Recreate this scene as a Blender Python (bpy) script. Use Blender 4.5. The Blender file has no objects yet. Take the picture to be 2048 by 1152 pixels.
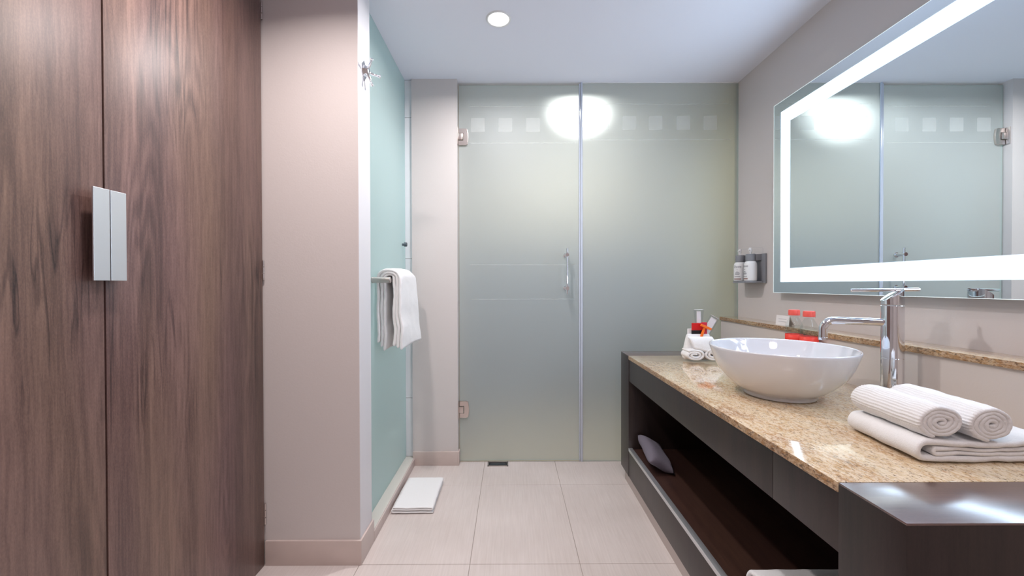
import bpy, bmesh, math, random
from mathutils import Vector, Matrix, noise

random.seed(7)
sc = bpy.context.scene
COL = sc.collection
PI = math.pi

# ------------------------------------------------------------------ camera
cam_d = bpy.data.cameras.new('camera'); cam = bpy.data.objects.new('camera', cam_d); COL.objects.link(cam)
YAW, PITCH, ROLL, FPX = -0.003, 0.0081, 0.0022, 799.4
F_ = Vector((-math.sin(YAW)*math.cos(PITCH), math.cos(YAW)*math.cos(PITCH), -math.sin(PITCH)))
R0 = Vector((math.cos(YAW), math.sin(YAW), 0)); U0 = R0.cross(F_)
RT = math.cos(ROLL)*R0 - math.sin(ROLL)*U0; UP = math.sin(ROLL)*R0 + math.cos(ROLL)*U0
m = Matrix((RT, UP, -F_)).transposed().to_4x4(); m.translation = Vector((0, 0, 1.11))
cam.matrix_world = m
cam_d.sensor_width = 36; cam_d.lens = FPX/2048*36; cam_d.clip_start = 0.02
sc.camera = cam

# ------------------------------------------------------------------ world, exposure
w = bpy.data.worlds.new('world'); sc.world = w; w.use_nodes = True
w.node_tree.nodes['Background'].inputs[0].default_value = (0.75, 0.8, 0.9, 1)
w.node_tree.nodes['Background'].inputs[1].default_value = 0.3
vs = sc.view_settings
vs.view_transform = 'Standard'; vs.look = 'None'; vs.gamma = 1; vs.use_curve_mapping = False
vs.exposure = 0.1
sc.cycles.use_denoising = True
sc.cycles.max_bounces = 10; sc.cycles.diffuse_bounces = 5; sc.cycles.glossy_bounces = 5
sc.cycles.transmission_bounces = 6; sc.cycles.transparent_max_bounces = 12
sc.cycles.sample_clamp_indirect = 6.0
sc.cycles.blur_glossy = 0.6
sc.cycles.caustics_refractive = True

def area(name, loc, size, energy, color, rot=(0, 0, 0), spread=170, shape='DISK'):
    d = bpy.data.lights.new(name, 'AREA'); d.shape = shape; d.size = size; d.energy = energy; d.color = color
    d.spread = math.radians(spread)
    o = bpy.data.objects.new(name, d); o.location = loc; o.rotation_euler = rot; COL.objects.link(o)
    return o
LAMP = dict(vanity=(-0.055, 1.905), wardrobe=(-0.60, 1.00), entry=(0.45, 0.25), hall=(0.1, -0.7), shower=(0.48, 2.93), toilet=(-1.4, 2.35))
H = 2.37
WARM = (1.0, 0.90, 0.87)
area('lamp_light_vanity', (*LAMP['vanity'], H-0.006), 0.06, 13.5, (1, .95, .94), spread=165)
area('lamp_light_wardrobe', (*LAMP['wardrobe'], H-0.006), 0.09, 12.5, WARM, spread=146)
area('fill_light_entry', (*LAMP['entry'], H-0.006), 0.09, 4.5, WARM, spread=160)  # unseen source added overhead as warm frontal fill
area('fill_light_hall', (*LAMP['hall'], H-0.006), 0.6, 13, (1, .88, .86), spread=175)  # broad unseen fill added behind the camera to warm the pier
area('lamp_light_shower', (*LAMP['shower'], H-0.006), 0.15, 10, (1, .95, .90), spread=163)
area('lamp_light_toilet', (*LAMP['toilet'], H-0.006), 0.30, 6.8, (1.0, .96, .99), spread=135)

# ------------------------------------------------------------------ material helpers
def mat(name):
    mt = bpy.data.materials.new(name); mt.use_nodes = True
    return mt, mt.node_tree.nodes, mt.node_tree.links, mt.node_tree.nodes['Principled BSDF']
def col(r, g, b):
    f = lambda c: ((c/255+0.055)/1.055)**2.4 if c > 10 else c/255/12.92
    return (f(r), f(g), f(b), 1)
def simple(name, c, rough=.5, metal=0, spec=.5, trans=0, coat=0, ior=1.45, bump=0, bscale=200, sheen=0, var=0, vscale=3):
    mt, N, L, P = mat(name)
    P.inputs['Base Color'].default_value = c; P.inputs['Roughness'].default_value = rough
    P.inputs['Metallic'].default_value = metal; P.inputs['Specular IOR Level'].default_value = spec
    P.inputs['Transmission Weight'].default_value = trans; P.inputs['IOR'].default_value = ior
    P.inputs['Coat Weight'].default_value = coat
    if sheen: P.inputs['Sheen Weight'].default_value = sheen
    tc = N.new('ShaderNodeTexCoord')
    if bump:
        n = N.new('ShaderNodeTexNoise'); n.inputs['Scale'].default_value = bscale; n.inputs['Detail'].default_value = 4
        b = N.new('ShaderNodeBump'); b.inputs['Strength'].default_value = bump; b.inputs['Distance'].default_value = .002
        L.new(tc.outputs['Object'], n.inputs['Vector']); L.new(n.outputs['Fac'], b.inputs['Height']); L.new(b.outputs['Normal'], P.inputs['Normal'])
    if var:
        n = N.new('ShaderNodeTexNoise'); n.inputs['Scale'].default_value = vscale; n.inputs['Detail'].default_value = 5
        r = N.new('ShaderNodeMixRGB'); r.blend_type = 'MIX'
        r.inputs[1].default_value = tuple(x*(1-var) for x in c[:3])+(1,); r.inputs[2].default_value = tuple(min(1, x*(1+var)) for x in c[:3])+(1,)
        L.new(tc.outputs['Object'], n.inputs['Vector']); L.new(n.outputs['Fac'], r.inputs[0]); L.new(r.outputs[0], P.inputs['Base Color'])
    return mt
def emis(name, c, s):
    mt, N, L, P = mat(name)
    P.inputs['Base Color'].default_value = (.8, .8, .8, 1)
    P.inputs['Emission Color'].default_value = c; P.inputs['Emission Strength'].default_value = s
    return mt
def ramp(N, stops, interp='LINEAR'):
    r = N.new('ShaderNodeValToRGB'); e = r.color_ramp.elements; r.color_ramp.interpolation = interp
    while len(e) < len(stops): e.new(0.5)
    for el, (p, c) in zip(e, stops): el.position = p; el.color = c
    return r
def wood(name, dark, mid, light, along='Z', rough=.42, figure=1.0, centre=(0, 0, 0), coat=0):
    """laminate with long grain, darker streaks, cathedral arches and knots"""
    mt, N, L, P = mat(name)
    tc = N.new('ShaderNodeTexCoord')
    def mapped(sx, sl, off=(0, 0, 0)):
        mp = N.new('ShaderNodeMapping')
        s = {'Z': (sx, sx, sl), 'Y': (sx, sl, sx), 'X': (sl, sx, sx)}[along]
        mp.inputs['Scale'].default_value = s; mp.inputs['Location'].default_value = off
        L.new(tc.outputs['Object'], mp.inputs['Vector']); return mp.outputs['Vector']
    def ns(vec, scale, detail=6, dist=0, rough=.6):
        n = N.new('ShaderNodeTexNoise'); n.inputs['Scale'].default_value = scale; n.inputs['Detail'].default_value = detail
        n.inputs['Distortion'].default_value = dist; n.inputs['Roughness'].default_value = rough
        L.new(vec, n.inputs['Vector']); return n.outputs['Fac']
    def mth(op, a, b, clamp=False):
        q = N.new('ShaderNodeMath'); q.operation = op; q.use_clamp = clamp
        for i, v in enumerate((a, b)):
            if isinstance(v, (int, float)): q.inputs[i].default_value = v
            else: L.new(v, q.inputs[i])
        return q.outputs[0]
    fine = ns(mapped(170, 9.0), 1, 6, .3, .75)
    mid_n = ns(mapped(26, .8, (3, 1, 2)), 1, 7, .6, .62)
    broad = ns(mapped(5.5, .55, (7, 4, 1)), 1, 4, .8)
    # cathedral figure: contour bands of a slow field, elongated along the board
    field = ns(mapped(6.0, .75, (11, 3, 5)), 1, 2.2, .35, .45)
    bands = mth('SINE', mth('MULTIPLY', field, 150.0), 0)
    fm = ns(mapped(4.2, .8, (1, 9, 4)), 1, 2)
    figmask = mth('MULTIPLY', mth('SUBTRACT', fm, .47), 5.0, True)
    bandv = mth('MULTIPLY', mth('MULTIPLY', mth('ADD', mth('MULTIPLY', bands, .5), .0), figmask), .115*figure)
    pep = ns(mapped(420, 160), 1, 3, 0, .7)
    v = mth('ADD', mth('ADD', mth('MULTIPLY', fine, .34), mth('MULTIPLY', pep, .20)), mth('MULTIPLY', mid_n, .36))
    v = mth('ADD', v, mth('MULTIPLY', broad, .30))
    v = mth('ADD', v, bandv)
    # dark splits and knots
    sp = ns(mapped(17, .8, (2, 6, 8)), 1, 3, 1.3, .5)
    spl = mth('MULTIPLY', mth('SUBTRACT', .035, mth('ABSOLUTE', mth('SUBTRACT', sp, .56), 0)), 22.0, True)
    gate = mth('MULTIPLY', mth('SUBTRACT', ns(mapped(3, 1.6, (5, 5, 9)), 1, 2), .50), 7.0, True)
    v = mth('SUBTRACT', v, mth('MULTIPLY', mth('MULTIPLY', spl, gate), .21*figure))
    kn = N.new('ShaderNodeTexVoronoi'); kn.inputs['Scale'].default_value = 1.0; kn.inputs['Randomness'].default_value = 1
    L.new(mapped(4.2, 2.3, (2.2, 1.3, 4.4)), kn.inputs['Vector'])
    kd = mth('MULTIPLY', mth('SUBTRACT', .10, mth('ADD', kn.outputs['Distance'], mth('MULTIPLY', mid_n, .05))), 12.0, True)
    v = mth('SUBTRACT', v, mth('MULTIPLY', kd, .13*figure))
    r = ramp(N, [(.36, dark), (.54, mid), (.72, light)])
    L.new(v, r.inputs['Fac'])
    hue = N.new('ShaderNodeMixRGB'); hue.blend_type = 'MULTIPLY'
    hr = ramp(N, [(.35, (1.0, .93, 1.02, 1)), (.65, (1.02, 1.0, .86, 1))])
    L.new(ns(mapped(4, .5, (8, 8, 2)), 1, 2), hr.inputs['Fac'])
    hue.inputs[0].default_value = .9; L.new(r.outputs[0], hue.inputs[1]); L.new(hr.outputs[0], hue.inputs[2])
    L.new(hue.outputs[0], P.inputs['Base Color'])
    P.inputs['Roughness'].default_value = rough; P.inputs['Coat Weight'].default_value = coat; P.inputs['Coat Roughness'].default_value = .55 if along == 'Z' else .2; P.inputs['Coat IOR'].default_value = 1.9 if coat >= 1 else 1.5
    b = N.new('ShaderNodeBump'); b.inputs['Strength'].default_value = .18; b.inputs['Distance'].default_value = .001
    L.new(v, b.inputs['Height']); L.new(b.outputs['Normal'], P.inputs['Normal'])
    return mt

M = {}
M['paint'] = simple('wall_paint', col(204, 197, 195), .6, bump=.12, bscale=160)
M['paint_ledge'] = simple('ledge_paint', col(202, 194, 189), .6, bump=.12, bscale=160)
M['ceiling'] = simple('ceiling_paint', col(228, 230, 241), .8)
M['white_tile'] = simple('white_wall_tile', col(226, 228, 232), .25)
M['jamb'] = simple('white_jamb_lining', col(228, 226, 229), .5)
M['base_tile'] = simple('baseboard_tile', col(198, 182, 176), .4, var=.06, vscale=20)
M['sill'] = simple('sill_stone', col(214, 209, 200), .35)
M['grout'] = simple('grout', col(160, 148, 140), .9)
M['chrome'] = simple('chrome', (.82, .83, .86, 1), .05, 1)
M['steel'] = simple('brushed_steel', (.55, .50, .48, 1), .3, 1)
M['nickel'] = simple('satin_nickel', (.62, .55, .52, 1), .28, 1)
M['alu'] = simple('satin_aluminium', (.72, .74, .77, 1), .36, .85)
M['dark_steel'] = simple('dark_steel', (.16, .17, .19, 1), .25, 1)
M['black'] = simple('dark_recess', (.012, .012, .012, 1), .6)
M['ceramic'] = simple('white_ceramic', (.71, .72, .76, 1), .06, spec=.6, coat=.6)
M['interior'] = simple('dark_cabinet_interior', col(24, 19, 19), .35)
M['grey_plastic'] = simple('grey_plastic', col(132, 134, 140), .35)
M['white_plastic'] = simple('white_plastic', col(225, 225, 226), .3)
M['orange'] = simple('orange_plastic', col(246, 120, 40), .35)
M['red'] = simple('red_print', col(206, 20, 22), .4)
M['blackprint'] = simple('black_print', col(18, 16, 20), .4)
M['coral'] = simple('coral_cap', col(236, 98, 88), .35)
M['redlabel'] = simple('coral_label', col(232, 60, 45), .45)
M['pouch'] = simple('grey_cotton', col(112, 106, 118), .9, bump=.5, bscale=500)
M['card'] = simple('white_card', col(232, 228, 228), .5)
M['faint'] = simple('faint_print', col(196, 194, 198), .5)
M['brown'] = simple('brown_print', col(140, 104, 96), .5)
M['ink'] = simple('ink_print', col(90, 90, 100), .5)
M['lens'] = emis('lamp_lens', (1, .97, .93, 1), 6)
M['floor_shower'] = simple('shower_floor', col(236, 216, 190), .4)
M['shower_back'] = simple('shower_tile_dim', col(112, 126, 140), .35, var=.1, vscale=2)  # grey lower back wall, its dimness put into the colour
M['shower_side'] = simple('shower_tile_beige', col(200, 190, 150), .35)
M['shower_side2'] = simple('shower_tile_lit', col(200, 190, 172), .35)

def towel_mat(name, c=(.80, .795, .80, 1)):
    mt, N, L, P = mat(name)
    P.inputs['Base Color'].default_value = c; P.inputs['Roughness'].default_value = .95; P.inputs['Specular IOR Level'].default_value = .1
    P.inputs['Sheen Weight'].default_value = .3
    tc = N.new('ShaderNodeTexCoord'); n = N.new('ShaderNodeTexNoise'); n.inputs['Scale'].default_value = 420; n.inputs['Detail'].default_value = 3
    v = N.new('ShaderNodeTexNoise'); v.inputs['Scale'].default_value = 60
    a = N.new('ShaderNodeMath'); a.operation = 'ADD'
    b = N.new('ShaderNodeBump'); b.inputs['Strength'].default_value = .55; b.inputs['Distance'].default_value = .002
    L.new(tc.outputs['Object'], n.inputs['Vector']); L.new(tc.outputs['Object'], v.inputs['Vector'])
    L.new(n.outputs['Fac'], a.inputs[0]); L.new(v.outputs['Fac'], a.inputs[1]); L.new(a.outputs[0], b.inputs['Height']); L.new(b.outputs['Normal'], P.inputs['Normal'])
    return mt
M['towel'] = towel_mat('white_terry')

def floor_mat():
    mt, N, L, P = mat('floor_tile_glaze')
    tc = N.new('ShaderNodeTexCoord'); mp = N.new('ShaderNodeMapping'); mp.inputs['Scale'].default_value = (150, 6, 1)
    n = N.new('ShaderNodeTexNoise'); n.inputs['Scale'].default_value = 1; n.inputs['Detail'].default_value = 5
    n2 = N.new('ShaderNodeTexNoise'); n2.inputs['Scale'].default_value = 2.5; n2.inputs['Detail'].default_value = 4
    L.new(tc.outputs['Object'], mp.inputs['Vector']); L.new(mp.outputs['Vector'], n.inputs['Vector']); L.new(tc.outputs['Object'], n2.inputs['Vector'])
    a = N.new('ShaderNodeMath'); a.operation = 'MULTIPLY_ADD'; a.inputs[1].default_value = .45; L.new(n.outputs['Fac'], a.inputs[0]); 
    s = N.new('ShaderNodeMath'); s.operation = 'MULTIPLY'; s.inputs[1].default_value = .55; L.new(n2.outputs['Fac'], s.inputs[0]); L.new(s.outputs[0], a.inputs[2])
    r = ramp(N, [(.35, col(196, 185, 180)), (.65, col(211, 201, 197))]); L.new(a.outputs[0], r.inputs['Fac'])
    L.new(r.outputs[0], P.inputs['Base Color']); P.inputs['Roughness'].default_value = .34
    b = N.new('ShaderNodeBump'); b.inputs['Strength'].default_value = .06; b.inputs['Distance'].default_value = .001
    L.new(n.outputs['Fac'], b.inputs['Height']); L.new(b.outputs['Normal'], P.inputs['Normal'])
    return mt
M['floor'] = floor_mat()

def granite(name='granite', edge=False):
    mt, N, L, P = mat(name)
    tc = N.new('ShaderNodeTexCoord'); mp = N.new('ShaderNodeMapping'); mp.inputs['Rotation'].default_value = (0, 0, .5); mp.inputs['Scale'].default_value = (1, .45, 1)
    L.new(tc.outputs['Object'], mp.inputs['Vector'])
    def ns(scale, detail, rough=.6, dist=0, vec=None):
        n = N.new('ShaderNodeTexNoise'); n.inputs['Scale'].default_value = scale; n.inputs['Detail'].default_value = detail
        n.inputs['Roughness'].default_value = rough; n.inputs['Distortion'].default_value = dist
        L.new(vec or tc.outputs['Object'], n.inputs['Vector']); return n.outputs['Fac']
    vein = ns(7, 4, .6, 1.2, mp.outputs['Vector'])
    r1 = ramp(N, ([(.35, col(176, 146, 106)), (.52, col(160, 118, 72)), (.66, col(124, 84, 46))] if edge else [(.35, col(212, 194, 162)), (.52, col(192, 158, 114)), (.66, col(156, 112, 66))])); L.new(vein, r1.inputs['Fac'])
    g = ns(150, 3, .7, .5, mp.outputs['Vector']); rg = ramp(N, [(.40, (0, 0, 0, 1)), (.56, (1, 1, 1, 1))]); L.new(g, rg.inputs['Fac'])
    mx = N.new('ShaderNodeMixRGB'); mx.inputs[2].default_value = col(232, 218, 196); L.new(r1.outputs[0], mx.inputs[1])
    q = N.new('ShaderNodeMath'); q.operation = 'MULTIPLY'; q.inputs[1].default_value = .35 if edge else .62; L.new(rg.outputs[0], q.inputs[0]); L.new(q.outputs[0], mx.inputs[0])
    s = ns(210, 4, .75, .8, mp.outputs['Vector']); rs = ramp(N, [(.50 if edge else .565, (0, 0, 0, 1)), (.60 if edge else .625, (1, 1, 1, 1))]); L.new(s, rs.inputs['Fac'])
    m2 = N.new('ShaderNodeMixRGB'); m2.inputs[2].default_value = col(74, 52, 36); L.new(mx.outputs[0], m2.inputs[1])
    q2 = N.new('ShaderNodeMath'); q2.operation = 'MULTIPLY'; q2.inputs[1].default_value = .85; L.new(rs.outputs[0], q2.inputs[0]); L.new(q2.outputs[0], m2.inputs[0])
    s3 = ns(90, 3, .6, .3); rs3 = ramp(N, [(.60, (0, 0, 0, 1)), (.70, (1, 1, 1, 1))]); L.new(s3, rs3.inputs['Fac'])
    m3 = N.new('ShaderNodeMixRGB'); m3.inputs[2].default_value = col(150, 98, 48); L.new(m2.outputs[0], m3.inputs[1])
    q3 = N.new('ShaderNodeMath'); q3.operation = 'MULTIPLY'; q3.inputs[1].default_value = .6; L.new(rs3.outputs[0], q3.inputs[0]); L.new(q3.outputs[0], m3.inputs[0])
    L.new(m3.outputs[0], P.inputs['Base Color']); P.inputs['Roughness'].default_value = .35 if edge else .09; P.inputs['Coat Weight'].default_value = 0 if edge else .4; P.inputs['Coat Roughness'].default_value = .04
    return mt
M['granite'] = granite(); M['granite_edge'] = granite('granite_sawn_edge', True)
M['wardrobe_wood'] = wood('wardrobe_laminate', col(46, 33, 33), col(93, 72, 67), col(130, 105, 97), 'Z', .36, 1.0, coat=.25)
M['vanity_wood'] = wood('dark_vanity_laminate', col(22, 17, 16), col(39, 32, 30), col(52, 42, 39), 'Z', .34, .5)
M['vanity_top'] = wood('dark_vanity_top', col(50, 33, 32), col(78, 54, 52), col(96, 70, 64), 'X', .3, .5, coat=1)
M['shelf_wood'] = wood('dark_shelf_laminate', col(40, 27, 25), col(60, 42, 38), col(76, 54, 46), 'Y', .3, .7)

def frosted(name, tint, tr=.5, rf=.3, df=.2, seed=0, smudge=0.):
    """sandblasted face: scatters light through, a little light back"""
    mt, N, L, P = mat(name); N.remove(P)
    out = N['Material Output']
    t = N.new('ShaderNodeBsdfTranslucent'); t.inputs[0].default_value = tint
    r = N.new('ShaderNodeBsdfRefraction'); r.inputs['Roughness'].default_value = 1.0; r.inputs['IOR'].default_value = 1.45; r.inputs[0].default_value = tint
    d = N.new('ShaderNodeBsdfDiffuse'); d.inputs[0].default_value = tuple(min(1, x*.92) for x in tint[:3])+(1,)
    g = N.new('ShaderNodeBsdfGlossy'); g.inputs['Roughness'].default_value = .5; g.inputs[0].default_value = (.9, .95, 1, 1)
    m1 = N.new('ShaderNodeMixShader'); m1.inputs[0].default_value = rf/(rf+tr); L.new(t.outputs[0], m1.inputs[1]); L.new(r.outputs[0], m1.inputs[2])
    m2 = N.new('ShaderNodeMixShader'); m2.inputs[0].default_value = df; L.new(m1.outputs[0], m2.inputs[1]); L.new(d.outputs[0], m2.inputs[2])
    m3 = N.new('ShaderNodeMixShader'); L.new(m2.outputs[0], m3.inputs[1]); L.new(g.outputs[0], m3.inputs[2])
    fr = N.new('ShaderNodeFresnel'); fr.inputs[0].default_value = 1.35
    ge = N.new('ShaderNodeNewGeometry'); ff = N.new('ShaderNodeMath'); ff.operation = 'MULTIPLY_ADD'; ff.inputs[1].default_value = -1; ff.inputs[2].default_value = 1
    fm = N.new('ShaderNodeMath'); fm.operation = 'MULTIPLY'; L.new(ge.outputs['Backfacing'], ff.inputs[0]); L.new(ff.outputs[0], fm.inputs[0]); L.new(fr.outputs[0], fm.inputs[1])
    L.new(fm.outputs[0], m3.inputs[0]); L.new(m3.outputs[0], out.inputs[0])
    return mt
def clear(name, tint, gloss=.06):
    mt, N, L, P = mat(name); N.remove(P); out = N['Material Output']
    t = N.new('ShaderNodeBsdfTransparent'); t.inputs[0].default_value = tint
    g = N.new('ShaderNodeBsdfGlossy'); g.inputs['Roughness'].default_value = .03
    fr = N.new('ShaderNodeFresnel'); fr.inputs[0].default_value = 1.42
    mx = N.new('ShaderNodeMixShader'); L.new(t.outputs[0], mx.inputs[1]); L.new(g.outputs[0], mx.inputs[2]); 
    ge = N.new('ShaderNodeNewGeometry'); ff = N.new('ShaderNodeMath'); ff.operation = 'MULTIPLY_ADD'; ff.inputs[1].default_value = -1; ff.inputs[2].default_value = 1
    fm = N.new('ShaderNodeMath'); fm.operation = 'MULTIPLY'; L.new(ge.outputs['Backfacing'], ff.inputs[0]); L.new(ff.outputs[0], fm.inputs[0]); L.new(fr.outputs[0], fm.inputs[1])
    L.new(fm.outputs[0], mx.inputs[0]); L.new(mx.outputs[0], out.inputs[0]); return mt
M['frost'] = frosted('frosted_glass_face', (.87, .92, .94, 1), tr=.25, rf=.62, df=.26)
M['frost_side'] = frosted('frosted_side_glass_face', (.65, .85, .83, 1), tr=.75, rf=.08, df=.3)
def etched_mat():
    mt, N, L, P = mat('etched_band'); N.remove(P); out = N['Material Output']
    t = N.new('ShaderNodeBsdfTransparent'); d = N.new('ShaderNodeBsdfDiffuse'); d.inputs[0].default_value = (.95, .96, .96, 1)
    l = N.new('ShaderNodeBsdfTranslucent'); l.inputs[0].default_value = (.95, .96, .96, 1)
    a = N.new('ShaderNodeMixShader'); a.inputs[0].default_value = .45; L.new(d.outputs[0], a.inputs[1]); L.new(l.outputs[0], a.inputs[2])
    m_ = N.new('ShaderNodeMixShader'); m_.inputs[0].default_value = .16; L.new(t.outputs[0], m_.inputs[1]); L.new(a.outputs[0], m_.inputs[2])
    L.new(m_.outputs[0], out.inputs[0]); return mt
M['etched'] = etched_mat()
M['glass_clear'] = clear('clear_glass_face', (.93, .98, .96, 1))
M['glass_edge'] = simple('glass_edge', col(150, 190, 182), .2)
M['plastic_clear'] = clear('clear_plastic', (.93, .94, .96, 1))
M['pet'] = clear2 = clear('clear_bottle', (.93, .955, .95, 1))
M['seal'] = simple('clear_seal_strip', col(196, 204, 218), .2)
M['water'] = clear('water_surface', (.95, .97, .97, 1))

def mirror_mat():
    mt, N, L, P = mat('mirror_silver')
    P.inputs['Base Color'].default_value = (.79, .87, .91, 1); P.inputs['Metallic'].default_value = 1; P.inputs['Roughness'].default_value = 0.0
    return mt
M['mirror'] = mirror_mat()
LED_C = (.62, .80, 1.0, 1)
M['mirror_edge'] = emis('lit_mirror_edge', (.75, .97, 1, 1), .9)  # light carried from the band to the rim, put in as weak emission

# ------------------------------------------------------------------ mesh helpers
def newobj(name, bm, mats, parent=None, smooth=False, bevel=0, segs=2):
    if bevel:
        bmesh.ops.bevel(bm, geom=list(bm.edges), offset=bevel, segments=segs, profile=.6, affect='EDGES', clamp_overlap=True)
    bmesh.ops.recalc_face_normals(bm, faces=bm.faces)
    me = bpy.data.meshes.new(name); bm.to_mesh(me); bm.free()
    for q in (mats if isinstance(mats, (list, tuple)) else [mats]): me.materials.append(q)
    if smooth:
        me.polygons.foreach_set('use_smooth', [True]*len(me.polygons))
    o = bpy.data.objects.new(name, me); COL.objects.link(o)
    if smooth == 'auto':
        try:
            me.set_sharp_from_angle(angle=math.radians(35))
        except Exception: pass
    if parent is not None:
        o.parent = parent; o.matrix_parent_inverse = parent.matrix_basis.inverted()
    return o
def bx(bm, x0, x1, y0, y1, z0, z1, mi=0):
    v = [bm.verts.new(p) for p in ((x0, y0, z0), (x1, y0, z0), (x1, y1, z0), (x0, y1, z0), (x0, y0, z1), (x1, y0, z1), (x1, y1, z1), (x0, y1, z1))]
    fs = [bm.faces.new([v[i] for i in f]) for f in ((3, 2, 1, 0), (4, 5, 6, 7), (0, 1, 5, 4), (1, 2, 6, 5), (2, 3, 7, 6), (3, 0, 4, 7))]
    for f in fs: f.material_index = mi
    return v, fs
def box(name, dims, mt, parent=None, bevel=0, segs=2):
    bm = bmesh.new(); bx(bm, *dims); return newobj(name, bm, mt, parent, bevel=bevel, segs=segs, smooth='auto' if bevel else False)
def frame_of(d):
    d = Vector(d).normalized(); a = Vector((0, 0, 1)) if abs(d.z) < .9 else Vector((1, 0, 0))
    u = d.cross(a).normalized(); return u, d.cross(u).normalized(), d
def tube(bm, pts, rad, n=16, caps=True, mi=0):
    pts = [Vector(p) for p in pts]; rads = rad if isinstance(rad, (list, tuple)) else [rad]*len(pts)
    rings = []; u = None
    for i, p in enumerate(pts):
        d = (pts[min(i+1, len(pts)-1)] - pts[max(i-1, 0)]).normalized()
        if u is None: u = frame_of(d)[0]
        u = (u - d*u.dot(d)).normalized(); v = d.cross(u)
        rings.append([bm.verts.new(p + rads[i]*(math.cos(2*PI*k/n)*u + math.sin(2*PI*k/n)*v)) for k in range(n)])
    for a, b in zip(rings, rings[1:]):
        for k in range(n): bm.faces.new((a[k], a[(k+1) % n], b[(k+1) % n], b[k])).material_index = mi
    if caps: bm.faces.new(rings[0][::-1]).material_index = mi; bm.faces.new(rings[-1]).material_index = mi
def lathe(bm, prof, c, n=48, close=False, mi=0, sx=1, sy=1):
    cx, cy, cz = c; rings = []
    for r, z in prof:
        if r < 1e-5: rings.append([bm.verts.new((cx, cy, cz+z))])
        else: rings.append([bm.verts.new((cx+r*sx*math.cos(2*PI*k/n), cy+r*sy*math.sin(2*PI*k/n), cz+z)) for k in range(n)])
    for a, b in zip(rings, rings[1:]):
        for k in range(n):
            q = [a[k % len(a)], a[(k+1) % len(a)], b[(k+1) % len(b)], b[k % len(b)]]
            qq = []
            for t in q:
                if t not in qq: qq.append(t)
            if len(qq) > 2: bm.faces.new(qq).material_index = mi
def thing(name, label, cat, loc, group=None):
    o = bpy.data.objects.new(name, None); o.empty_display_size = .05; COL.objects.link(o); o.location = loc
    o['label'] = label; o['category'] = cat
    if group: o['group'] = group
    o.matrix_basis  # evaluate
    return o
def tag(o, label, cat, group=None):
    o['label'] = label; o['category'] = cat
    if group: o['group'] = group
    return o
def struct(o, label=None):
    o['kind'] = 'structure'
    if label: o['label'] = label
    return o
def rootbox(name, loc):
    o = bpy.data.objects.new(name, None); COL.objects.link(o); o.location = loc; return o
def resample(pts, step):
    pts = [Vector(p) for p in pts]; out = [pts[0].copy()]; 
    for a, b in zip(pts, pts[1:]):
        l = (b-a).length; k = max(1, int(round(l/step)))
        for i in range(1, k+1): out.append(a.lerp(b, i/k))
    return out
def arc2(cx, cy, r, a0, a1, n=8, rz=None):
    rz = rz or r
    return [(cx+r*math.cos(math.radians(a0+(a1-a0)*i/n)), cy+rz*math.sin(math.radians(a0+(a1-a0)*i/n))) for i in range(n+1)]
def band(bm, path, th, s0, s1, place, step=.004, nseg=14, wob=.0015, wfreq=18, seed=0, rib=None):
    """a thick strip of cloth following a 2-D path, extruded from s0 to s1; place(a, b, s) -> world point"""
    P = resample([(p[0], p[1], 0) for p in path], step)
    for _ in range(2):
        P = [P[0]] + [(P[i-1]+P[i]*2+P[i+1])/4 for i in range(1, len(P)-1)] + [P[-1]]
    n = len(P); NR = []; acc = [0]
    for i in range(n):
        t = (P[min(i+1, n-1)]-P[max(i-1, 0)]).normalized(); NR.append(Vector((-t.y, t.x, 0)))
        if i: acc.append(acc[-1]+(P[i]-P[i-1]).length)
    tot = acc[-1]; rings = []
    L = abs(s1-s0); e = min(th*.5, L*.2)
    us = [0, e*.15, e*.5, e] + [e+(L-2*e)*k/nseg for k in range(1, nseg)] + [L-e, L-e*.5, L-e*.15, L]
    sg = 1 if s1 > s0 else -1
    for u in us:
        du = min(u, L-u); q = 1 if du >= e else math.sqrt(max(0, 1-(1-du/e)**2))*.85+.15
        s = s0+sg*u; left = []; right = []
        for i in range(n):
            de = min(acc[i], tot-acc[i]); q2 = 1 if de > th*.5 else math.sqrt(max(.02, 1-(1-de/(th*.5))**2))
            h = th*.5*q*q2
            ro = 0
            if rib and rib[0] <= acc[i]/tot <= rib[1]: ro = rib[2]*(math.sin(acc[i]*2*PI/rib[3])-.0)
            base = place(P[i].x, P[i].y, s)
            wv = noise.noise_vector(base*wfreq+Vector((seed, seed*2, 0)))*wob*1.6 + noise.noise_vector(base*wfreq*3+Vector((seed, 0, 5)))*wob*.5
            a = place(P[i].x+NR[i].x*(h+(0 if rib and rib[4] else ro)), P[i].y+NR[i].y*(h+(0 if rib and rib[4] else ro)), s)
            b = place(P[i].x-NR[i].x*(h+(ro if rib and rib[4] else 0)), P[i].y-NR[i].y*(h+(ro if rib and rib[4] else 0)), s)
            left.append(bm.verts.new(a+wv)); right.append(bm.verts.new(b+wv))
        rings.append((left, right))
    for (l0, r0), (l1, r1) in zip(rings, rings[1:]):
        for i in range(n-1):
            bm.faces.new((l0[i], l0[i+1], l1[i+1], l1[i])); bm.faces.new((r0[i+1], r0[i], r1[i], r1[i+1]))
        bm.faces.new((l0[0], l1[0], r1[0], r0[0])); bm.faces.new((l0[-1], r0[-1], r1[-1], l1[-1]))
    for l, r in (rings[0], rings[-1]):
        for i in range(n-1): bm.faces.new((l[i], r[i], r[i+1], l[i+1]))
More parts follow.
